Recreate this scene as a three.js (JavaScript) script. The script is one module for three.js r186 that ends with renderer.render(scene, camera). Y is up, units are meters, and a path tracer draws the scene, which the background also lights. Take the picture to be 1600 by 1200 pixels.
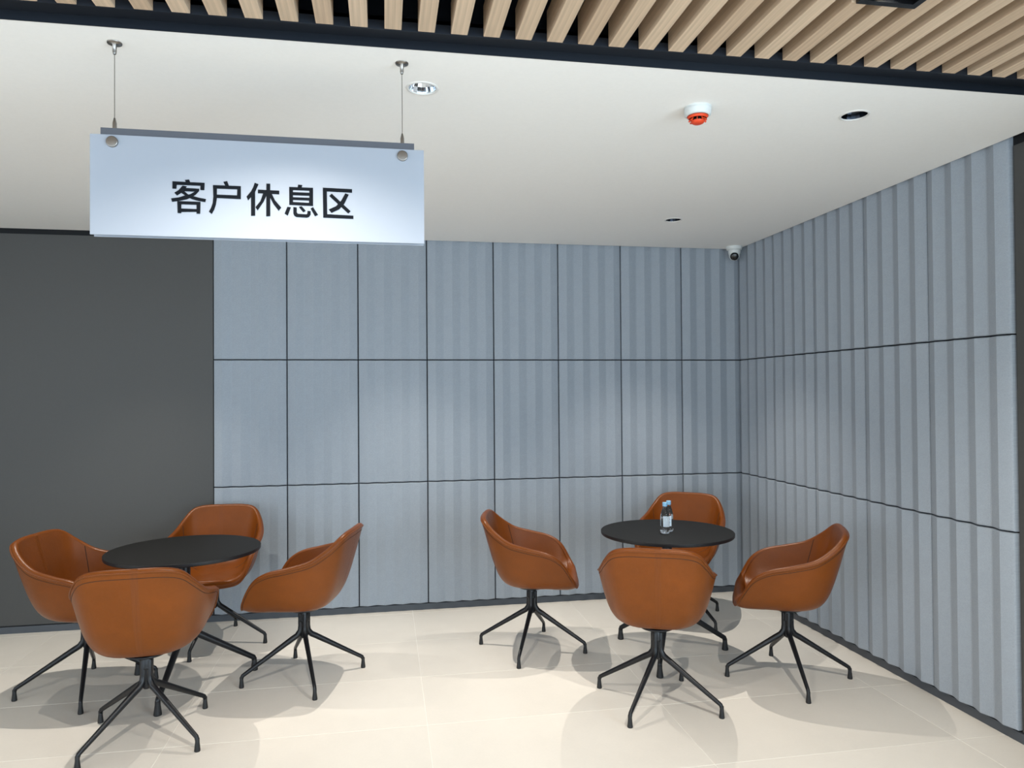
import * as THREE from 'three';
import { mergeGeometries, toCreasedNormals, mergeVertices } from 'three/addons/utils/BufferGeometryUtils.js';
import { RoundedBoxGeometry } from 'three/addons/geometries/RoundedBoxGeometry.js';
import { RectAreaLightUniformsLib } from 'three/addons/lights/RectAreaLightUniformsLib.js';

// ---------------------------------------------------------------- camera, sky, light, exposure
const scene = new THREE.Scene();
const camera = new THREE.PerspectiveCamera(55.81, 4 / 3, 0.05, 200);
camera.position.set(0, 1.61, 0);
camera.up.set(0.00505407, 0.99989261, 0.01375578);
camera.lookAt(0.17364419, 1.61 + 0.01266943, -0.98472696);

const renderer = new THREE.WebGLRenderer({ antialias: true });
renderer.toneMapping = THREE.LinearToneMapping;
renderer.toneMappingExposure = 0.95;
renderer.shadowMap.enabled = true;
RectAreaLightUniformsLib.init();

scene.background = new THREE.Color().setRGB(0.55, 0.68, 0.85);        // pale overcast sky outside the shop windows

const SUNLESS_DAYLIGHT = new THREE.Color().setRGB(0.70, 0.87, 1.0), YARD_DAYLIGHT = new THREE.Color().setRGB(0.93, 0.97, 1.0);   // street side; paved yard on the left
// shop windows: behind the camera, to its right and to its left (a = start, b = end along the wall)
const SILL = 0.12, HEAD = 2.6;
const WINDOWS = { front: { a: -4.6, b: 2.6, nits: 4.6 }, right: { a: -0.6, b: 4.3, nits: 9.4 }, left: { a: -2.2, b: 4.3, nits: 3 } };

const LAMP_COLOUR = new THREE.Color().setRGB(1.0, 0.935, 0.84);
const CEILING_LAMP_CANDELA = 13.5, SLAT_LAMP_CANDELA = 12;

// ---------------------------------------------------------------- sizes of the place (metres)
const CEIL = 2.757, BACK = -5.467, RIGHT = 2.8466, LEFT = -5.2, FRONT = 4.6;
const PLENUM = 3.25, CEILING_EDGE = -2.42, SLAT_EDGE = -2.298;
const ROWS = [[0.05, 0.955], [0.955, 1.864], [1.864, CEIL + 0.03]];

const middle = (SILL + HEAD) / 2;
function daylight(width, nits, x, z, tx, tz, colour = SUNLESS_DAYLIGHT) {
  const l = new THREE.RectAreaLight(colour, nits, width - 0.1, HEAD - SILL - 0.1);
  l.position.set(x, middle, z); l.lookAt(tx, middle, tz); scene.add(l);
}
{
  const { front: f, right: r, left: l } = WINDOWS;
  daylight(f.b - f.a, f.nits, (f.a + f.b) / 2, FRONT - 0.03, (f.a + f.b) / 2, 0);
  daylight(r.b - r.a, r.nits, RIGHT - 0.03, (r.a + r.b) / 2, 0, (r.a + r.b) / 2);
  daylight(l.b - l.a, l.nits, LEFT + 0.03, (l.a + l.b) / 2, 0, (l.a + l.b) / 2, YARD_DAYLIGHT);
}

// ---------------------------------------------------------------- helpers
let seed = 7;
const rnd = () => { seed = (seed * 1664525 + 1013904223) >>> 0; return seed / 4294967296; };
const taken = new Map();
function numbered(name) { const n = taken.get(name) ?? 0; taken.set(name, n + 1); return n ? name + '_' + String(n).padStart(3, '0') : name; }
function obj(name, geometry, material, parent) {
  const m = new THREE.Mesh(geometry, material);
  m.name = name; m.castShadow = true; m.receiveShadow = true;
  (parent ?? scene).add(m);
  return m;
}
function thing(name, label, category, [x, y, z] = [0, 0, 0], turn = 0, group) {
  const g = new THREE.Group(); g.name = numbered(name); g.position.set(x, y, z); g.rotation.y = turn;
  g.userData = { label, category }; if (group) g.userData.group = group;
  scene.add(g); return g;
}
function structure(name, label) {
  const g = new THREE.Group(); g.name = name; g.userData = { kind: 'structure', label, category: 'structure' };
  scene.add(g); return g;
}
function box(x0, x1, y0, y1, z0, z1) {
  const g = new THREE.BoxGeometry(x1 - x0, y1 - y0, z1 - z0); g.translate((x0 + x1) / 2, (y0 + y1) / 2, (z0 + z1) / 2);
  const p = g.attributes.position, n = g.attributes.normal, uv = g.attributes.uv;
  for (let i = 0; i < p.count; i++) {
    const ax = Math.abs(n.getX(i)), ay = Math.abs(n.getY(i));
    if (ay > 0.5) uv.setXY(i, p.getX(i), p.getZ(i)); else if (ax > 0.5) uv.setXY(i, p.getZ(i), p.getY(i)); else uv.setXY(i, p.getX(i), p.getY(i));
  }
  return g;
}
function lathe(points, segments = 32) { return new THREE.LatheGeometry(points.map(([r, y]) => new THREE.Vector2(r, y)), segments); }
function flat(g) { const q = g.index ? g.toNonIndexed() : g; q.computeVertexNormals(); return q; }
// a grid of points [rows][columns] made into a smooth surface
function surface(rows, { closeU = false, uv } = {}) {
  const nv = rows.length, nu = rows[0].length, pos = [], uvs = [], idx = [];
  for (let j = 0; j < nv; j++) for (let i = 0; i < nu; i++) {
    const q = rows[j][i]; pos.push(q.x, q.y, q.z);
    const t = uv ? uv(i, j, q) : [i / (nu - 1), j / (nv - 1)]; uvs.push(t[0], t[1]);
  }
  for (let j = 0; j + 1 < nv; j++) for (let i = 0; i < (closeU ? nu : nu - 1); i++) {
    const a = j * nu + i, b = j * nu + (i + 1) % nu, c = a + nu, d = b + nu;
    idx.push(a, b, d, a, d, c);
  }
  const g = new THREE.BufferGeometry();
  g.setAttribute('position', new THREE.Float32BufferAttribute(pos, 3));
  g.setAttribute('uv', new THREE.Float32BufferAttribute(uvs, 2));
  g.setIndex(idx); g.computeVertexNormals();
  return g;
}
// a round or oval bar along a path that lies in the plane x = 0; radii = [[half width, half height], ...]
function bar(path, radii, sides = 14) {
  const rows = [];
  for (let k = 0; k < path.length; k++) {
    const a = path[Math.max(0, k - 1)], b = path[Math.min(path.length - 1, k + 1)];
    const ty = b[0] - a[0], tz = b[1] - a[1], l = Math.hypot(ty, tz) || 1, ny = tz / l, nz = -ty / l;   // path entries are [y, z]
    const row = [];
    for (let i = 0; i < sides; i++) {
      const t = (i / sides) * Math.PI * 2, cx = Math.cos(t) * radii[k][0], cn = Math.sin(t) * radii[k][1];
      row.push(new THREE.Vector3(cx, path[k][0] + ny * cn, path[k][1] + nz * cn));
    }
    rows.push(row);
  }
  const cap = (k) => Array.from({ length: sides }, () => new THREE.Vector3(0, path[k][0], path[k][1]));
  return surface([cap(0), ...rows, cap(path.length - 1)], { closeU: true });
}
function tubeThrough(points, radius, closed = false, steps = 80, sides = 8) {
  return new THREE.TubeGeometry(new THREE.CatmullRomCurve3(points, closed, 'centripetal'), steps, radius, sides, closed);
}

// ---------------------------------------------------------------- procedural textures
function valueNoise(w, h, cells, s) {
  let k = s >>> 0; const r = () => { k = (k * 1664525 + 1013904223) >>> 0; return k / 4294967296; };
  const [cx, cy] = cells, g = Array.from({ length: cx * cy }, r), out = new Float32Array(w * h);
  for (let y = 0; y < h; y++) for (let x = 0; x < w; x++) {
    const fx = (x / w) * cx, fy = (y / h) * cy, ix = Math.floor(fx), iy = Math.floor(fy);
    let tx = fx - ix, ty = fy - iy; tx = tx * tx * (3 - 2 * tx); ty = ty * ty * (3 - 2 * ty);
    const at = (i, j) => g[((j % cy + cy) % cy) * cx + ((i % cx + cx) % cx)];
    out[y * w + x] = (at(ix, iy) * (1 - tx) + at(ix + 1, iy) * tx) * (1 - ty) + (at(ix, iy + 1) * (1 - tx) + at(ix + 1, iy + 1) * tx) * ty;
  }
  return out;
}
function layered(w, h, layers, s) {
  const sum = new Float32Array(w * h); let total = 0;
  layers.forEach(([cells, weight], i) => { const n = valueNoise(w, h, cells, s + i * 977); for (let k = 0; k < sum.length; k++) sum[k] += n[k] * weight; total += weight; });
  for (let k = 0; k < sum.length; k++) sum[k] /= total;
  return sum;
}
function texture(w, h, field, paint, srgb, repeat) {
  const data = new Uint8Array(w * h * 4);
  for (let k = 0; k < w * h; k++) { const c = paint(field[k], k); data[k * 4] = c[0]; data[k * 4 + 1] = c[1]; data[k * 4 + 2] = c[2]; data[k * 4 + 3] = 255; }
  const t = new THREE.DataTexture(data, w, h);
  t.wrapS = t.wrapT = THREE.RepeatWrapping; t.magFilter = THREE.LinearFilter; t.minFilter = THREE.LinearMipmapLinearFilter; t.generateMipmaps = true;
  if (srgb) t.colorSpace = THREE.SRGBColorSpace;
  if (repeat) t.repeat.set(repeat[0], repeat[1]);
  t.needsUpdate = true;
  return t;
}
const tint = (base, spread) => (n) => base.map((c) => Math.max(0, Math.min(255, c * (1 + (n - 0.5) * spread))));
const grey = (n) => { const v = n * 255; return [v, v, v]; };

const feltField = layered(512, 512, [[[256, 256], 1], [[90, 128], 0.7], [[12, 12], 0.25]], 11);
const leatherField = layered(512, 512, [[[170, 170], 1], [[80, 80], 0.8], [[256, 256], 0.5]], 23);
const leatherTone = layered(512, 512, [[[6, 6], 1], [[20, 20], 0.6], [[90, 90], 0.35]], 29);
const oakField = layered(256, 1024, [[[64, 4], 1], [[128, 10], 0.8], [[20, 3], 0.7]], 31);
const tileField = layered(512, 512, [[[5, 5], 1], [[22, 22], 0.5], [[160, 160], 0.5]], 41);
const paintField = layered(256, 256, [[[128, 128], 1], [[60, 60], 0.6]], 53);

const M = {
  felt: new THREE.MeshStandardMaterial({ map: texture(512, 512, feltField, tint([149, 157, 166], 0.12), true, [3, 3]), bumpMap: texture(512, 512, feltField, grey, false, [6, 6]), bumpScale: 0.0006, roughness: 0.95 }),
  darkWall: new THREE.MeshStandardMaterial({ map: texture(256, 256, paintField, tint([66, 66, 65], 0.03), true, [2, 2]), bumpMap: texture(256, 256, paintField, grey, false, [5, 5]), bumpScale: 0.0002, roughness: 0.55 }),
  skirting: new THREE.MeshStandardMaterial({ color: 0x454a51, roughness: 0.5 }),
  gap: new THREE.MeshStandardMaterial({ color: 0x0d0f13, roughness: 0.8 }),
  ceiling: new THREE.MeshStandardMaterial({ map: texture(256, 256, paintField, tint([238, 236, 232], 0.01), true, [1, 1]), roughness: 0.9 }),
  plaster: new THREE.MeshStandardMaterial({ color: 0xc9c8c4, roughness: 0.9 }),
  grout: new THREE.MeshStandardMaterial({ color: 0xf1efe9, roughness: 0.8 }),
  channel: new THREE.MeshStandardMaterial({ color: 0x1a2029, roughness: 0.42, metalness: 0.3 }),
  plenum: new THREE.MeshStandardMaterial({ color: 0x15181d, roughness: 0.9 }),
  leather: new THREE.MeshPhysicalMaterial({ map: texture(512, 512, leatherTone, tint([112, 57, 9], 0.15), true, [1, 1]), bumpMap: texture(512, 512, leatherField, grey, false, [3, 3]), bumpScale: 0.0005, roughness: 0.36, specularIntensity: 0.6 }),
  seam: new THREE.MeshStandardMaterial({ color: 0x2c1505, roughness: 0.7 }),
  blackMetal: new THREE.MeshStandardMaterial({ color: 0x14161a, roughness: 0.38, metalness: 0.25 }),
  blackRubber: new THREE.MeshStandardMaterial({ color: 0x111214, roughness: 0.6 }),
  tableTop: new THREE.MeshPhysicalMaterial({ map: texture(256, 256, paintField, tint([18, 18, 18], 0.1), true, [2, 2]), roughness: 0.6, specularIntensity: 0.4 }),
  tableEdge: new THREE.MeshStandardMaterial({ color: 0x141519, roughness: 0.5 }),
  steel: new THREE.MeshStandardMaterial({ color: 0x9b9894, roughness: 0.32, metalness: 1 }),
  barMetal: new THREE.MeshStandardMaterial({ color: 0x5c6069, roughness: 0.45, metalness: 0.4 }),
  acrylic: new THREE.MeshPhysicalMaterial({ color: 0xb4bcc8, roughness: 0.4, transmission: 0.35, thickness: 0, ior: 1.49 }),
  ink: new THREE.MeshPhysicalMaterial({ color: 0x0d1218, roughness: 0.7, specularIntensity: 0.2 }),
  whitePlastic: new THREE.MeshStandardMaterial({ color: 0xcdd1d0, roughness: 0.45 }),
  redPlastic: new THREE.MeshStandardMaterial({ color: 0xd8431c, roughness: 0.42 }),
  darkPlastic: new THREE.MeshStandardMaterial({ color: 0x0b0b0d, roughness: 0.25 }),
  bowl: new THREE.MeshStandardMaterial({ color: 0x23272e, roughness: 0.18, metalness: 0.9 }),
  chrome: new THREE.MeshStandardMaterial({ color: 0xd5d9de, roughness: 0.1, metalness: 1 }),
  whiteTrim: new THREE.MeshStandardMaterial({ color: 0xdad8d4, roughness: 0.4 }),
  led: new THREE.MeshStandardMaterial({ color: 0xfff1dc, emissive: 0xffe2b8, emissiveIntensity: 2.0 }),
  ledOff: new THREE.MeshStandardMaterial({ color: 0xc9b45a, roughness: 0.5 }),
  water: new THREE.MeshPhysicalMaterial({ color: 0xffffff, roughness: 0.02, transmission: 1, thickness: 0.05, ior: 1.33 }),
  cap: new THREE.MeshStandardMaterial({ color: 0x8cc0e2, roughness: 0.45 }),
  label: new THREE.MeshStandardMaterial({ color: 0xdfeef8, roughness: 0.6 }),
  labelPrint: new THREE.MeshStandardMaterial({ color: 0x5aa0d2, roughness: 0.6 }),
  frame: new THREE.MeshStandardMaterial({ color: 0x2b2e33, roughness: 0.4, metalness: 0.5 }),
  glass: new THREE.MeshPhysicalMaterial({ color: 0xffffff, roughness: 0.0, transmission: 1, thickness: 0, ior: 1.5 }),
};
const oaks = [0, 1, 2].map((i) => new THREE.MeshStandardMaterial({
  map: texture(256, 1024, oakField, tint([[190, 166, 140], [183, 158, 132], [196, 172, 146]][i], 0.24), true, [4, 0.7]), roughness: 0.6 }));
const tiles = [0, 1, 2].map((i) => new THREE.MeshPhysicalMaterial({
  map: texture(512, 512, tileField, tint([[220, 215, 206], [218, 213, 204], [222, 217, 208]][i], 0.035), true, [0.8 + i * 0.07, 0.8 + i * 0.05]), roughness: 0.42, specularIntensity: 0.6 }));

// ---------------------------------------------------------------- the room: floor of porcelain tiles
const floor = structure('floor', 'cream porcelain tile floor with thin pale joints');
obj('grout_bed', box(LEFT - 0.2, RIGHT + 0.25, -0.12, -0.0012, BACK - 0.25, FRONT + 0.25), M.grout, floor);
{
  const W = 1.2, D = 0.611, G = 0.0024, x0 = 0.199, z0 = -4.176, shapes = new Map();
  for (let i = -5; i < 3; i++) for (let j = -3; j < 15; j++) {
    const xa = Math.max(LEFT, x0 + i * W + G / 2), xb = Math.min(RIGHT + 0.03, x0 + (i + 1) * W - G / 2);
    const za = Math.max(BACK - 0.03, z0 + j * D + G / 2), zb = Math.min(FRONT, z0 + (j + 1) * D - G / 2);
    if (xb - xa < 0.02 || zb - za < 0.02) continue;
    const key = [xb - xa, zb - za].map((v) => v.toFixed(3)).join();
    if (!shapes.has(key)) {
      const w = (xb - xa) / 2, d = (zb - za) / 2, e = 0.0008, y = [-0.01, -e, 0];
      const ring = (a, b, yy) => [[-a, -b], [-a, b], [a, b], [a, -b]].map(([x, z]) => new THREE.Vector3(x, yy, z));
      const g = surface([ring(w, d, y[0]), ring(w, d, y[1]), ring(w - e, d - e, y[2]), Array.from({ length: 4 }, () => new THREE.Vector3(0, 0, 0))], { closeU: true, uv: (a, b, q) => [q.x, q.z] });
      shapes.set(key, flat(g));
    }
    const t = obj('tile', shapes.get(key), tiles[Math.floor(rnd() * 3)], floor);
    t.position.set((xa + xb) / 2, 0, (za + zb) / 2);
  }
}

// ---------------------------------------------------------------- pleated felt wall panels
function panelGeometry(width, height) {
  const period = width / 4, amp = 0.022, base = 0.010, r = 0.009, gap = 0.0035, w = width / 2 - gap, h = height / 2 - gap;
  const xs = [], ys = [-h, -h + 0.0008, -h + 0.003, -h + 0.006, -h + r, -h / 3, h / 3, h - r, h - 0.006, h - 0.003, h - 0.0008, h];
  const mark = [0, 0.0008, 0.003, 0.006, r];
  for (const m of mark) xs.push(-w + m, w - m);
  for (let k = 0; k <= 8; k++) {                                     // ridges and valleys, each softened by two more columns
    const x = -width / 2 + (k * period) / 2;
    for (const d of [-0.004, 0, 0.004]) if (x + d > -w + r + 0.001 && x + d < w - r - 0.001) xs.push(x + d);
  }
  xs.sort((a, b) => a - b);
  const profile = (x) => {
    let u = ((x + width / 2) / period) % 1; u = u < 0.5 ? u * 2 : 2 - u * 2;
    const s = 0.035, v = 0.2; u = u < v ? (u * u) / (2 * v) + v / 2 : u > 1 - s ? 1 - ((1 - u) ** 2 / (2 * s) + s / 2) : u;
    return base + amp * u;
  };
  const edge = (d) => (d >= r ? 0 : r - Math.sqrt(Math.max(0, r * r - (r - d) ** 2)));
  const rows = ys.map((y) => xs.map((x) => {
    const d = Math.min(w - Math.abs(x), h - Math.abs(y));
    return new THREE.Vector3(x, y, Math.max(0.0005, profile(x) - edge(Math.max(0, d)) * 0.9));
  }));
  const rim = (row, y) => row.map((q) => new THREE.Vector3(q.x, y, -0.016));
  const full = [rim(rows[0], -h), ...rows, rim(rows[rows.length - 1], h)].map((row) => [new THREE.Vector3(row[0].x, row[0].y, -0.016), ...row, new THREE.Vector3(row[row.length - 1].x, row[row.length - 1].y, -0.016)]);
  const g = surface(full, { uv: (i, j, q) => [q.x, q.y] });
  return toCreasedNormals(g, 0.16);
}
const wallBack = structure('wall_back', 'dark grey wall with pleated pale grey felt panels');
obj('wall_core', box(LEFT - 0.2, RIGHT + 0.25, -0.1, PLENUM + 0.1, BACK - 0.25, BACK - 0.016), M.gap, wallBack);
obj('painted_board', box(LEFT, RIGHT - 8 * 0.5057 - 0.004, 0.052, 2.729, BACK - 0.016, BACK - 0.004), M.darkWall, wallBack).userData.label = 'plain dark grey painted board beside the felt panels';
{
  const w = 0.5057;
  ROWS.forEach(([a, b]) => {
    const g = panelGeometry(w, b - a);
    for (let i = 0; i < 8; i++) obj('felt_panel', g, M.felt, wallBack).position.set(RIGHT - 8 * w + (i + 0.5) * w, (a + b) / 2, BACK);
  });
}
// a wall with a window opening: make(u0, u1, y0, y1, t0, t1) gives a box along the wall, t counts outwards from the room
function glazedWall(wall, make, u0, u1, { a, b }, n, material, first) {
  obj('plaster', mergeGeometries([make(u0, a, -0.1, PLENUM + 0.1, 0.016, 0.25), make(b, u1, -0.1, PLENUM + 0.1, 0.016, 0.25), make(a, b, -0.1, SILL, 0.016, 0.25), make(a, b, HEAD, PLENUM + 0.1, 0.016, 0.25)]), material, wall);
  const w = (b - a) / n, f = 0.05;
  for (let i = 0; i < n; i++) {
    const win = structure('window_' + (first + i), 'tall shop window in a dark metal frame'), p = a + i * w, q = p + w;
    obj('frame', mergeGeometries([make(p, p + f, SILL, HEAD, 0.08, 0.15), make(q - f, q, SILL, HEAD, 0.08, 0.15), make(p + f, q - f, SILL, SILL + f, 0.08, 0.15), make(p + f, q - f, HEAD - f, HEAD, 0.08, 0.15)]), M.frame, win);
    obj('pane', make(p + f, q - f, SILL + f, HEAD - f, 0.112, 0.118), M.glass, win);
  }
}
const wallRight = structure('wall_right', 'side wall with pleated pale grey felt panels and dark grey boards');
glazedWall(wallRight, (u0, u1, y0, y1, t0, t1) => box(RIGHT + t0, RIGHT + t1, y0, y1, u0, u1), BACK - 0.016, FRONT + 0.2, WINDOWS.right, 3, M.gap, 1);
{
  const w = 0.518;
  ROWS.forEach(([a, b]) => {
    const g = panelGeometry(w, b - a); g.rotateY(-Math.PI / 2);
    for (let i = 0; i < 5; i++) obj('felt_panel', g, M.felt, wallRight).position.set(RIGHT, (a + b) / 2, BACK + 0.004 + (i + 0.5) * w);
  });
  obj('painted_board', box(RIGHT + 0.004, RIGHT + 0.016, 0.052, 2.729, BACK + 5 * w + 0.014, WINDOWS.right.a), M.darkWall, wallRight);
}
const wallLeft = structure('wall_left', 'pale plaster wall with shop windows');
glazedWall(wallLeft, (u0, u1, y0, y1, t0, t1) => box(LEFT - t1, LEFT - t0 + 0.016, y0, y1, u0, u1), BACK - 0.016, FRONT + 0.2, WINDOWS.left, 4, M.plaster, 4);
const wallFront = structure('wall_front', 'pale plaster wall around the shop windows');
glazedWall(wallFront, (u0, u1, y0, y1, t0, t1) => box(u0, u1, y0, y1, FRONT + t0 - 0.016, FRONT + t1), LEFT - 0.2, RIGHT + 0.25, WINDOWS.front, 5, M.plaster, 8);

function baseboard(name, geometry, cover) {
  const g = structure(name, 'low dark grey skirting strip');
  obj('strip', geometry, M.skirting, g); if (cover) obj('top_gap', cover, M.gap, g);
}
baseboard('baseboard_back', box(LEFT, RIGHT, 0, 0.045, BACK - 0.016, BACK + 0.002), box(LEFT, RIGHT, 0.045, 0.05, BACK - 0.016, BACK - 0.008));
baseboard('baseboard_right', box(RIGHT - 0.002, RIGHT + 0.016, 0, 0.045, BACK + 0.002, FRONT), box(RIGHT + 0.008, RIGHT + 0.016, 0.045, 0.05, BACK + 0.002, FRONT));

// ---------------------------------------------------------------- ceiling
const LAMPS = [[1.903, -4.558, true], [0.147, -4.558, true], [-1.57, -4.558, true], [0.147, -2.722, false], [1.935, -2.712, false], [-1.64, -2.722, false]];
const ceiling = structure('ceiling', 'white plasterboard ceiling');
{
  const s = new THREE.Shape([[LEFT, BACK + 0.034], [RIGHT - 0.034, BACK + 0.034], [RIGHT - 0.034, CEILING_EDGE], [LEFT, CEILING_EDGE]].map(([x, z]) => new THREE.Vector2(x, z)));
  for (const [x, z] of LAMPS) { const h = new THREE.Path(); h.absarc(x, z, 0.053, 0, Math.PI * 2, true); s.holes.push(h); }
  const g = new THREE.ExtrudeGeometry(s, { depth: 0.02, bevelEnabled: false, curveSegments: 32 });
  g.rotateX(Math.PI / 2); g.translate(0, CEIL + 0.02, 0);
  obj('plasterboard', g, M.ceiling, ceiling);
  obj('soffit', box(LEFT - 0.2, RIGHT + 0.25, PLENUM, PLENUM + 0.1, BACK - 0.25, FRONT + 0.2), M.plenum, ceiling);
}
const trim = structure('trim_1', 'dark metal channel between white ceiling and wood slats');
obj('channel', mergeGeometries([
  box(LEFT, RIGHT + 0.016, CEIL + 0.028, CEIL + 0.04, CEILING_EDGE, SLAT_EDGE),
  box(LEFT, RIGHT + 0.016, CEIL - 0.001, CEIL + 0.04, CEILING_EDGE - 0.001, CEILING_EDGE + 0.003),
  box(LEFT, RIGHT + 0.016, CEIL - 0.001, CEIL + 0.04, SLAT_EDGE - 0.004, SLAT_EDGE),
  box(LEFT, RIGHT + 0.016, CEIL + 0.04, PLENUM, CEILING_EDGE, CEILING_EDGE + 0.02)]), M.channel, trim);
const FIXTURES = [[1.475, -1.82], [-0.325, -1.82]];
{
  const slatCeiling = thing('slat_ceiling', 'row of pale oak ceiling slats hung over the dark recess', 'slat ceiling', [0, CEIL, 0]);
  const pitch = 0.1045, w = 0.053, h = 0.1, x0 = -0.8295;
  const slice = (za, zb) => { const g = new RoundedBoxGeometry(w, h, zb - za, 1, 0.0015); g.translate(0, h / 2, (za + zb) / 2);
    const p = g.attributes.position, n = g.attributes.normal, uv = g.attributes.uv;
    for (let i = 0; i < p.count; i++) Math.abs(n.getY(i)) > 0.5 ? uv.setXY(i, p.getX(i), p.getZ(i)) : uv.setXY(i, p.getY(i) + 0.3, p.getZ(i));
    return g; };
  const whole = slice(SLAT_EDGE + 0.001, FRONT - 0.02), back = slice(SLAT_EDGE + 0.001, -1.918), fore = slice(-1.722, FRONT - 0.02);
  for (let i = Math.ceil((LEFT + 0.05 - x0) / pitch); x0 + i * pitch + w < RIGHT; i++) {
    const x = x0 + i * pitch + w / 2, cut = FIXTURES.some(([fx]) => Math.abs(x - fx) < 0.098 + w / 2);
    const m = oaks[Math.floor(rnd() * 3)];
    for (const g of cut ? [back, fore] : [whole]) obj('slat', g, m, slatCeiling).position.set(x, 0, 0);
  }
}

// square black lamps let into the slats
FIXTURES.forEach(([x, z], k) => {
  const t = thing('recessed_spotlight', ['square black spotlight let into the oak slats near the felt side wall', 'square black spotlight let into the oak slats in front of the hanging sign'][k], 'spotlight', [x, CEIL, z], 0);
  const a = 0.097, b = 0.075;
  obj('housing', mergeGeometries([box(-a, a, -0.004, 0.09, -a, -b), box(-a, a, -0.004, 0.09, b, a), box(-a, -b, -0.004, 0.09, -b, b), box(b, a, -0.004, 0.09, -b, b), box(-a, a, 0.09, 0.1, -a, a)]), M.darkPlastic, t);
  obj('reflector', flat(lathe([[0.072, 0.006], [0.055, 0.03], [0.03, 0.05]], 24)), M.chrome, t);
  const led = obj('led_lens', lathe([[0, 0.048], [0.028, 0.048], [0.03, 0.052]], 24), M.led, t); led.castShadow = false;
  const s = new THREE.SpotLight(LAMP_COLOUR, SLAT_LAMP_CANDELA, 0, 1.08, 0.5, 2);
  s.position.set(x, CEIL + 0.035, z); s.target.position.set(x, 0, z); s.castShadow = true; s.shadow.mapSize.set(1024, 1024); s.shadow.radius = 0.5;
  scene.add(s, s.target);
});
// round downlights in the white ceiling
LAMPS.forEach(([x, z, lit], k) => {
  const say = ['round white-rimmed downlight, lit, above the table with the bottles', 'round white-rimmed downlight, lit, between the two tables', 'round white-rimmed downlight, lit, above the empty table',
    'round downlight with shiny faceted reflector beside the sign cable', 'round white-rimmed downlight with dark bowl near the smoke detector', 'round unlit downlight left of the hanging sign'][k];
  const t = thing('downlight', say, 'downlight', [x, CEIL, z], 0);
  obj('rim', lathe([[0.0515, 0.004], [0.0505, -0.001], [0.053, -0.004], [0.059, -0.003], [0.061, 0]], 40), M.whiteTrim, t);
  obj('reflector', flat(lathe([[0.051, 0.002], [0.046, 0.022], [0.034, 0.042], [0.024, 0.052]], 18)), k === 3 ? M.chrome : M.bowl, t);
  const lens = obj('led_lens', lathe([[0, 0.05], [0.025, 0.05], [0.026, 0.056]], 24), lit ? M.led : M.ledOff, t); lens.castShadow = false;
  obj('can', lathe([[0.0525, 0.003], [0.0525, 0.075], [0, 0.075]], 24), M.darkPlastic, t);
  if (!lit) return;
  const s = new THREE.SpotLight(LAMP_COLOUR, CEILING_LAMP_CANDELA, 0, 0.72, 1.0, 2);
  s.position.set(x, CEIL + 0.03, z); s.target.position.set(x, 0, z); s.castShadow = true; s.shadow.mapSize.set(1024, 1024); s.shadow.radius = 0.5;
  scene.add(s, s.target);
});

// ---------------------------------------------------------------- swivel armchair
// half outlines from the middle of the back (first) round the right arm to the middle of the seat front (last): x, y, z; z is forward
const RIM = [[0, 0.842, -0.308], [0.13, 0.840, -0.302], [0.205, 0.822, -0.284], [0.250, 0.768, -0.228], [0.282, 0.708, -0.135], [0.300, 0.676, -0.015], [0.300, 0.648, 0.105], [0.288, 0.600, 0.185], [0.262, 0.515, 0.240], [0.215, 0.445, 0.272], [0.12, 0.424, 0.287], [0, 0.420, 0.291]];
const KNEE = [[0, 0.415, -0.200], [0.105, 0.415, -0.196], [0.162, 0.415, -0.178], [0.202, 0.415, -0.135], [0.226, 0.415, -0.075], [0.238, 0.415, 0.0], [0.238, 0.415, 0.08], [0.228, 0.415, 0.145], [0.208, 0.412, 0.195], [0.165, 0.408, 0.230], [0.09, 0.405, 0.245], [0, 0.405, 0.249]];
const SEAT = [[0, 0.472, -0.175], [0.09, 0.472, -0.172], [0.145, 0.472, -0.155], [0.184, 0.472, -0.118], [0.204, 0.470, -0.06], [0.212, 0.468, 0.01], [0.212, 0.466, 0.08], [0.202, 0.464, 0.14], [0.185, 0.463, 0.18], [0.148, 0.463, 0.205], [0.085, 0.463, 0.216], [0, 0.463, 0.220]];
const V = (a) => new THREE.Vector3(...a);
function loop(half, n) {
  const pts = [...half.map(V), ...half.slice(1, -1).reverse().map(([x, y, z]) => new THREE.Vector3(-x, y, z))];
  const c = new THREE.CatmullRomCurve3(pts, true, 'catmullrom', 0.5);
  return Array.from({ length: n }, (_, i) => c.getPoint(i / n));
}
const NU = 88;
const rim = loop(RIM, NU), knee = loop(KNEE, NU), seatEdge = loop(SEAT, NU);
const bez = (a, b, c, d, t) => { const s = 1 - t; return new THREE.Vector3().addScaledVector(a, s * s * s).addScaledVector(b, 3 * s * s * t).addScaledVector(c, 3 * s * t * t).addScaledVector(d, t * t * t); };
const THICK = 0.034;
const inward = rim.map((q) => new THREE.Vector3(-q.x, 0, 0.03 - q.z).normalize());
const roll = rim.map((q) => { const w = Math.min(1, Math.max(0, (0.52 - q.y) / 0.09)) * (q.z > 0 ? 1 : 0); return w * w * (3 - 2 * w); });   // 1 along the thicker seat front
const thick = roll.map((w) => THICK * (1 + 0.9 * w));
const innerRim = rim.map((q, i) => q.clone().addScaledVector(inward[i], thick[i]).add(new THREE.Vector3(0, 0.018 * roll[i], 0)));
const leatherUv = (i, j, q) => [Math.atan2(q.x, q.z) * 0.3, q.y * 1.1 + Math.hypot(q.x, q.z) * 0.8];
const shellGeometry = (() => {
  const C = new THREE.Vector3(0, 0.398, 0), rows = [];
  for (let j = 0; j <= 22; j++) rows.push(rim.map((q, i) => bez(q, knee[i], knee[i], C, j / 22)));
  return surface(rows, { closeU: true, uv: leatherUv });
})();
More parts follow.
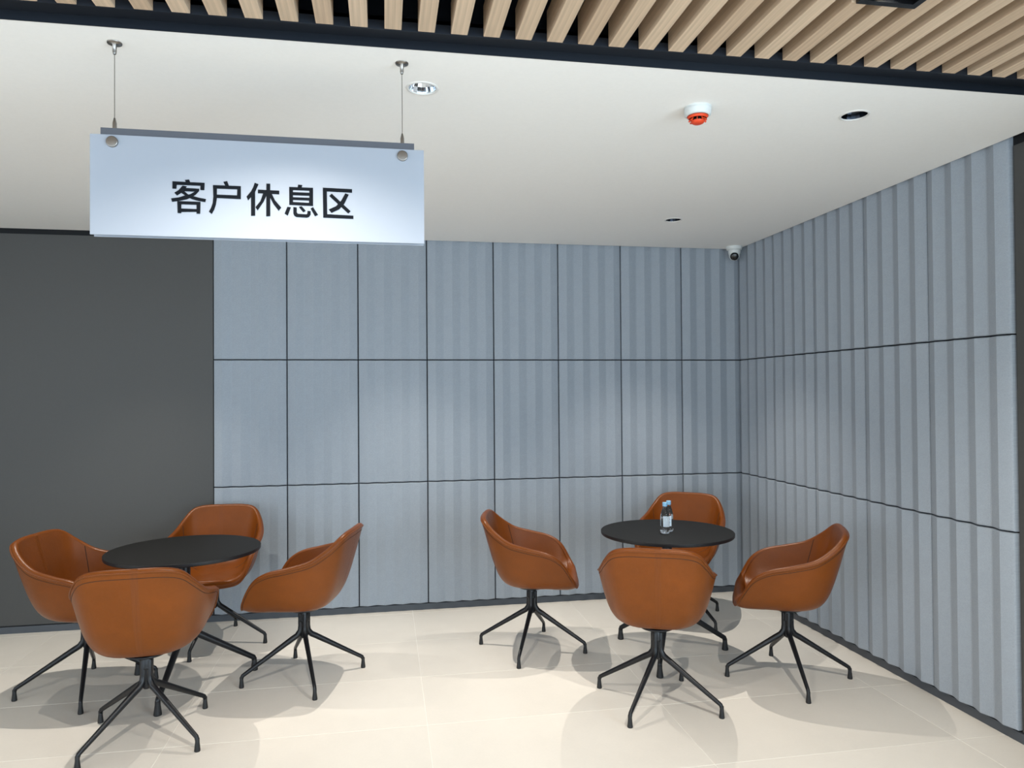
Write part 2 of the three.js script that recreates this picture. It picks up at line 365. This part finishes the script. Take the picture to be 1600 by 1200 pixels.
const liningRows = (() => {
  const C = new THREE.Vector3(0, 0.452, 0.03), rows = [];
  for (let j = 0; j <= 22; j++) rows.push(innerRim.map((q, i) => bez(q, seatEdge[i], seatEdge[i], C, j / 22)));
  return rows;
})();
const liningGeometry = surface(liningRows.slice().reverse(), { closeU: true, uv: leatherUv });
const rimGeometry = (() => {                                          // the padded edge that rolls over from shell to lining
  const rows = [];
  for (let j = 0; j <= 8; j++) {
    const t = (j / 8) * Math.PI;
    rows.push(rim.map((q, i) => {
      const tan = rim[(i + 1) % NU].clone().sub(rim[(i + NU - 1) % NU]).normalize();
      const up = tan.clone().cross(inward[i]).normalize(); if (up.y < 0) up.negate();
      return q.clone().lerp(innerRim[i], (1 - Math.cos(t)) / 2).addScaledVector(up, Math.sin(t) * (0.015 + 0.015 * roll[i])).addScaledVector(inward[i], -0.012 * roll[i] * Math.sin(t));
    }));
  }
  return surface(rows.reverse(), { closeU: true, uv: (i, j, q) => [i * 0.02, j * 0.01] });
})();
const pipingGeometry = tubeThrough(rim.map((q, i) => q.clone().addScaledVector(inward[i], -0.001)), 0.0042, true, 220, 8);
const threadGeometry = tubeThrough(rim.map((q, i) => bez(q, knee[i], knee[i], new THREE.Vector3(0, 0.398, 0), 0.022)), 0.0014, true, 220, 6);
const seamAt = (k) => tubeThrough(liningRows.slice(0, 17).map((r) => r[k]), 0.0018, false, 40, 6);
const SEAM_INDEX = Math.round((3.4 / 22) * NU);

function legGeometry(reach, hubY, rHub, w0, h0, w1, h1, elbowY) {
  const path = [[hubY + 0.11, rHub], [hubY + 0.04, rHub], [hubY + 0.012, rHub + 0.004], [hubY - 0.012, rHub + 0.022], [hubY - 0.028, rHub + 0.05]];
  const end = [elbowY + 0.012, reach - 0.022];
  for (let k = 1; k <= 5; k++) path.push([path[4][0] + (end[0] - path[4][0]) * (k / 5), path[4][1] + (end[1] - path[4][1]) * (k / 5)]);
  path.push([elbowY + 0.002, reach - 0.006], [elbowY - 0.012, reach]);
  const radii = path.map((q) => { const t = Math.min(1, Math.max(0, (q[1] - rHub) / (reach - rHub))); return [w0 + (w1 - w0) * t, h0 + (h1 - h0) * t]; });
  return bar(path, radii);
}
const REACH = 0.337;
const chairLeg = legGeometry(REACH, 0.255, 0.017, 0.0145, 0.0165, 0.0095, 0.0105, 0.062);
const chairFoot = lathe([[0, 0.058], [0.0095, 0.058], [0.0098, 0.04], [0.0135, 0.004], [0.0128, 0], [0, 0]], 16);
const chairColumn = lathe([[0, 0.396], [0.027, 0.396], [0.027, 0.335], [0.0285, 0.332], [0.0285, 0.322], [0.024, 0.318], [0.022, 0.235], [0.012, 0.225], [0, 0.225]], 24);
const mountPlate = lathe([[0, 0.388], [0.085, 0.389], [0.09, 0.394], [0.088, 0.403], [0, 0.403]], 28);

const chair0 = new THREE.Group();
{
  const shell = obj('shell', shellGeometry, M.leather, chair0); obj('stitching', threadGeometry, M.seam, shell);
  const lining = obj('seat_lining', liningGeometry, M.leather, chair0);
  for (const k of [SEAM_INDEX, NU - SEAM_INDEX]) obj('seam', seamAt(k), M.seam, lining);
  const edge = obj('padded_edge', rimGeometry, M.leather, chair0); obj('piping', pipingGeometry, M.leather, edge);
  obj('mount_plate', mountPlate, M.blackMetal, chair0);
  obj('column', chairColumn, M.blackMetal, chair0);
  for (let k = 0; k < 4; k++) { const leg = obj('leg', chairLeg, M.blackMetal, chair0); leg.rotation.y = (k * Math.PI) / 2; obj('foot_cap', chairFoot, M.blackRubber, leg).position.set(0, 0, REACH); }
}
function chair(x, z, facing, feet, label, group) {                    // facing and feet in degrees from +z towards +x
  const c = chair0.clone(); c.name = numbered('swivel_armchair');
  c.position.set(x, 0, z); c.rotation.y = THREE.MathUtils.degToRad(facing);
  let k = 0; for (const m of c.children) if (m.name === 'leg') m.rotation.set(0, THREE.MathUtils.degToRad(feet + 90 * k++ - facing), 0);
  c.userData = { label, category: 'chair', group };
  scene.add(c); return c;
}
const GA = 'tan leather armchairs round the table with bottles', GB = 'tan leather armchairs round the empty table';
chair(1.39, -3.599, 157, 46, 'tan leather swivel armchair turning its back on the oak slats, at the table with bottles', GA);
chair(0.91, -4.50, 76, 65, 'tan leather swivel armchair at the table with bottles, on the side towards the empty table', GA);
chair(2.23, -3.769, -117, 76, 'tan leather swivel armchair between the table with bottles and the panelled side wall', GA);
chair(2.08, -4.90, -35, 18, 'tan leather swivel armchair behind the bottles, between their table and the panelled corner', GA);
chair(-1.114, -3.701, 184, 54, 'tan leather swivel armchair at the empty table, its back turned away from the walls', GB);
chair(-1.612, -4.35, 79, 15, 'tan leather swivel armchair at the empty table, in front of the plain dark wall', GB);
chair(-1.099, -5.01, -2, 78, 'tan leather swivel armchair between the empty table and the left end of the felt panels', GB);
chair(-0.456, -4.298, -103, 15, 'tan leather swivel armchair at the empty table, on the side towards the table with bottles', GB);

// ---------------------------------------------------------------- round black tables
const TABLE_H = 0.757, TABLE_R = 0.402;
const tableReach = 0.378;
const tableLeg = legGeometry(tableReach, 0.30, 0.022, 0.019, 0.021, 0.0135, 0.0145, 0.075);
const tableFoot = lathe([[0, 0.07], [0.0135, 0.07], [0.014, 0.05], [0.02, 0.005], [0.019, 0], [0, 0]], 18);
const table0 = new THREE.Group();
{
  obj('table_top', lathe([[0, TABLE_H], [TABLE_R - 0.0015, TABLE_H], [TABLE_R, TABLE_H - 0.0015]], 96), M.tableTop, table0);
  obj('edge_band', lathe([[TABLE_R, TABLE_H - 0.0015], [TABLE_R, TABLE_H - 0.016], [TABLE_R - 0.003, TABLE_H - 0.02], [0, TABLE_H - 0.02]], 96), M.tableEdge, table0);
  obj('mount_plate', lathe([[0, TABLE_H - 0.02], [0.12, TABLE_H - 0.02], [0.12, TABLE_H - 0.026], [0.04, TABLE_H - 0.032], [0, TABLE_H - 0.032]], 32), M.blackMetal, table0);
  obj('column', lathe([[0, TABLE_H - 0.03], [0.03, TABLE_H - 0.03], [0.03, 0.28], [0.02, 0.262], [0, 0.262]], 28), M.blackMetal, table0);
  for (let k = 0; k < 3; k++) { const leg = obj('leg', tableLeg, M.blackMetal, table0); leg.rotation.y = (k * Math.PI * 2) / 3; obj('foot_cap', tableFoot, M.blackRubber, leg).position.set(0, 0, tableReach); }
}
function table(x, z, feet, label) {
  const t = table0.clone(); t.name = numbered('round_table'); t.position.set(x, 0, z);
  let k = 0; for (const m of t.children) if (m.name === 'leg') m.rotation.set(0, THREE.MathUtils.degToRad(feet + 120 * k++), 0);
  t.userData = { label, category: 'table', group: 'round black tables' };
  scene.add(t);
}
table(1.708, -4.24, 91, 'round black pedestal table with two water bottles on it');
table(-1.10, -4.31, -5, 'round black pedestal table with nothing on it');

// ---------------------------------------------------------------- water bottles
const bottleBody = lathe([[0, 0.002], [0.022, 0], [0.0265, 0.004], [0.0275, 0.012], [0.0265, 0.018], [0.027, 0.03], [0.027, 0.098], [0.0255, 0.112], [0.0195, 0.135], [0.0135, 0.153], [0.0118, 0.16], [0.0118, 0.168], [0, 0.168]], 36);
const bottleCap = lathe([[0, 0.186], [0.0135, 0.186], [0.0145, 0.184], [0.0145, 0.168], [0.0138, 0.163], [0.0118, 0.163]], 28);
const labelShape = new THREE.CylinderGeometry(0.0274, 0.0274, 0.062, 16, 1, true, -0.55, 1.1); labelShape.translate(0, 0.066, 0);
const printMarks = mergeGeometries([0.088, 0.078, 0.068, 0.058, 0.048].map((y, i) => { const g = new THREE.CylinderGeometry(0.0276, 0.0276, i % 2 ? 0.003 : 0.005, 8, 1, true, -0.3, i % 2 ? 0.55 : 0.4); g.translate(0, y, 0); return g; }));
function bottle(x, z, turn, label) {
  const t = thing('water_bottle', label, 'bottle', [x, TABLE_H, z], turn, 'water bottles on the black table');
  obj('body', bottleBody, M.water, t); obj('cap', bottleCap, M.cap, t).userData.label = 'light blue screw cap';
  const l = obj('label', labelShape, M.label, t); obj('print', printMarks, M.labelPrint, l);
}
bottle(1.668, -4.168, 2.4, 'clear water bottle with light blue cap, its label turned to the table behind');
bottle(1.715, -4.225, -0.3, 'clear water bottle with light blue cap, standing behind the other bottle');

// ---------------------------------------------------------------- hanging sign
{
  const Z = -2.526, sign = thing('hanging_sign', 'frosted white hanging sign with black Chinese lettering on two steel cables', 'sign', [-0.392, 2.2875, Z], 0);
  const bx = (x0, x1, y0, y1, z0, z1) => { const g = new RoundedBoxGeometry(x1 - x0, y1 - y0, z1 - z0, 1, Math.min(0.0008, (z1 - z0) / 3)); g.translate((x0 + x1) / 2, (y0 + y1) / 2, (z0 + z1) / 2); return g; };
  obj('support_bar', bx(-0.502, 0.498, 0.145, 0.187, -0.013, 0.013), M.barMetal, sign);
  const front = obj('acrylic_sheet', bx(-0.531, 0.531, -0.160, 0.163, 0.0145, 0.0195), M.acrylic, sign);
  obj('acrylic_sheet', bx(-0.531, 0.531, -0.160, 0.163, -0.0195, -0.0145), M.acrylic, sign);
  for (const x of [-0.464, 0.458]) {
    const bolt = lathe([[0, 0.0275], [0.0155, 0.0275], [0.0178, 0.026], [0.018, 0.019]], 28); bolt.rotateX(Math.PI / 2); bolt.translate(x, 0.139, 0);
    const rear = lathe([[0.018, -0.019], [0.0178, -0.026], [0.0155, -0.0275], [0, -0.0275]], 28); rear.rotateX(Math.PI / 2); rear.translate(x, 0.139, 0);
    const pin = new THREE.CylinderGeometry(0.005, 0.005, 0.04, 12); pin.rotateX(Math.PI / 2); pin.translate(x, 0.139, 0);
    obj('standoff_bolt', mergeGeometries([bolt, rear, pin].map((g) => g.toNonIndexed())), M.steel, sign);
    const top = CEIL - 2.2875;
    const cable = obj('cable', new THREE.CylinderGeometry(0.0013, 0.0013, top - 0.187, 8), M.steel, sign); cable.position.set(x, (top + 0.187) / 2, 0);
    const mid = (top + 0.187) / 2;
    obj('ceiling_rose', lathe([[0.0045, top - mid - 0.038], [0.0065, top - mid - 0.03], [0.0065, top - mid - 0.006], [0.022, top - mid - 0.0045], [0.0225, top - mid - 0.001], [0.0225, top - mid]], 28), M.steel, cable);
    obj('cable_gripper', lathe([[0.0065, 0.187 - mid], [0.0065, 0.187 - mid + 0.02], [0.0028, 0.187 - mid + 0.036], [0.0014, 0.187 - mid + 0.038]], 16), M.steel, cable);
  }
  // lettering, each character a raised black piece; coordinates in millimetres from the middle of the sign
  const CHARACTERS = [
    [[[-245,26,-232,28,-228,18,-241,17]], [[-283,20,-184,19,-185,-5,-197,-5,-197,9,-270,9,-271,-4,-283,-4]], [[-252,7,-239,5,-247,-7,-258,-18,-269,-26,-277,-17,-264,-8]], [[-248,0,-201,-1,-201,-8,-211,-20,-223,-29,-239,-37,-262,-43,-284,-47,-287,-36,-264,-32,-242,-24,-228,-20,-214,-11,-249,-11]], [[-249,-9,-235,-21,-219,-26,-199,-31,-180,-34,-182,-44,-203,-41,-223,-36,-239,-28,-257,-16]], [[-268,-44,-197,-44,-198,-83,-209,-83,-209,-77,-256,-79,-256,-83,-267,-83], [-256,-54,-209,-54,-209,-68,-256,-68]]],
    [[[-126,25,-114,28,-108,12,-119,11]], [[-158,13,-71,13,-71,-30,-146,-29,-149,-50,-154,-67,-162,-82,-171,-75,-164,-62,-159,-46,-157,-25], [-146,2,-82,2,-83,-18,-146,-18]]],
    [[[-27,26,-15,22,-26,-4,-26,-83,-39,-84,-39,-22,-48,-33,-53,-21,-39,-3,-32,11]], [[-17,4,51,3,51,-9,-17,-8]], [[10,25,22,25,22,-83,9,-84]], [[0,-7,11,-8,9,-17,1,-35,-18,-65,-25,-55,-9,-34]], [[20,-9,27,-8,37,-29,57,-53,49,-64,33,-43,20,-18]]],
    [[[112,26,125,25,123,15,110,15]], [[83,17,160,17,160,-44,83,-43], [95,7,148,7,148,0,95,0], [95,-10,148,-10,148,-17,95,-17], [95,-26,147,-26,147,-34,95,-33]], [[77,-50,88,-51,78,-79,68,-73]], [[96,-50,107,-51,107,-67,110,-72,138,-73,141,-71,142,-61,152,-62,152,-73,147,-81,140,-84,106,-83,99,-79,96,-71]], [[114,-49,123,-46,136,-61,128,-66]], [[152,-53,160,-48,176,-73,166,-78]]],
    [[[192,19,288,18,288,6,205,7,206,-70,292,-72,292,-83,193,-82]], [[266,3,277,-1,262,-33,245,-52,220,-65,211,-54,235,-42,252,-23]], [[221,0,283,-57,275,-65,213,-8]]],
  ];
  const ring = (flatList) => { const a = []; for (let i = 0; i < flatList.length; i += 2) a.push(new THREE.Vector2(flatList[i] / 1000, flatList[i + 1] / 1000)); return a; };
  for (const strokes of CHARACTERS) {
    const parts = strokes.map(([outer, ...holes], n) => {
      const s = new THREE.Shape(ring(outer)); for (const h of holes) s.holes.push(new THREE.Path(ring(h)));
      const g = new THREE.ExtrudeGeometry(s, { depth: 0.0016 + n * 0.00008, bevelEnabled: false }); g.translate(0, 0, 0.0194); return g;
    });
    obj('character', mergeGeometries(parts), M.ink, front).userData.label = 'black Chinese character';
  }
}

// ---------------------------------------------------------------- smoke detector and dome camera
{
  const t = thing('smoke_detector', 'white smoke detector with an orange-red cage on the ceiling', 'smoke detector', [1.252, CEIL, -2.737], 0);
  obj('base', lathe([[0, -0.036], [0.044, -0.036], [0.0525, -0.031], [0.0545, -0.010], [0.0525, -0.009], [0.0525, -0.007], [0.054, -0.006], [0.054, 0]], 40), M.whitePlastic, t);
  const cage = obj('cage', lathe([[0, -0.066], [0.017, -0.066], [0.0245, -0.062], [0.0275, -0.055]], 36), M.redPlastic, t);
  obj('collar', lathe([[0.035, -0.046], [0.040, -0.040], [0.043, -0.036], [0, -0.036]], 36), M.redPlastic, cage);
  obj('inner_chamber', lathe([[0.022, -0.058], [0.022, -0.036]], 24), M.darkPlastic, cage);
  for (let k = 0; k < 9; k++) {
    const rib = box(-0.0014, 0.0014, -0.008, 0.008, -0.003, 0.003); rib.rotateX(-0.62); rib.translate(0, -0.0505, 0.0305); rib.rotateY((k * Math.PI * 2) / 9 + 0.2);
    obj('rib', rib, M.redPlastic, cage);
  }
}
{
  const t = thing('dome_camera', 'white ball security camera with black eye under the ceiling corner', 'camera', [2.735, CEIL, -5.335], -0.42);
  obj('mount', lathe([[0, -0.03], [0.05, -0.03], [0.058, -0.024], [0.062, -0.006], [0.062, 0]], 40), M.whitePlastic, t);
  obj('collar', lathe([[0.036, -0.072], [0.046, -0.055], [0.049, -0.03]], 36), M.whitePlastic, t);
  const ball = new THREE.SphereGeometry(0.041, 32, 20); ball.translate(0, -0.07, 0.004);
  const b = obj('ball', ball, M.whitePlastic, t);
  const eye = lathe([[0, 0.044], [0.02, 0.0425], [0.03, 0.036], [0.032, 0.03], [0.0315, 0.024]], 32); eye.rotateX(Math.PI / 2 + 0.35); eye.translate(0, -0.072, 0.004);
  obj('eye', eye, M.darkPlastic, b).userData.label = 'glossy black lens window';
  const spot = box(-0.006, 0.006, -0.003, 0.003, 0.041, 0.0445); spot.rotateX(0.72); spot.translate(0.003, -0.072, 0.004);
  obj('infrared_lamp', spot, M.whitePlastic, b);
}

scene.traverse((o) => { if (o.isMesh && o.material === M.glass) o.castShadow = false; });
renderer.render(scene, camera);
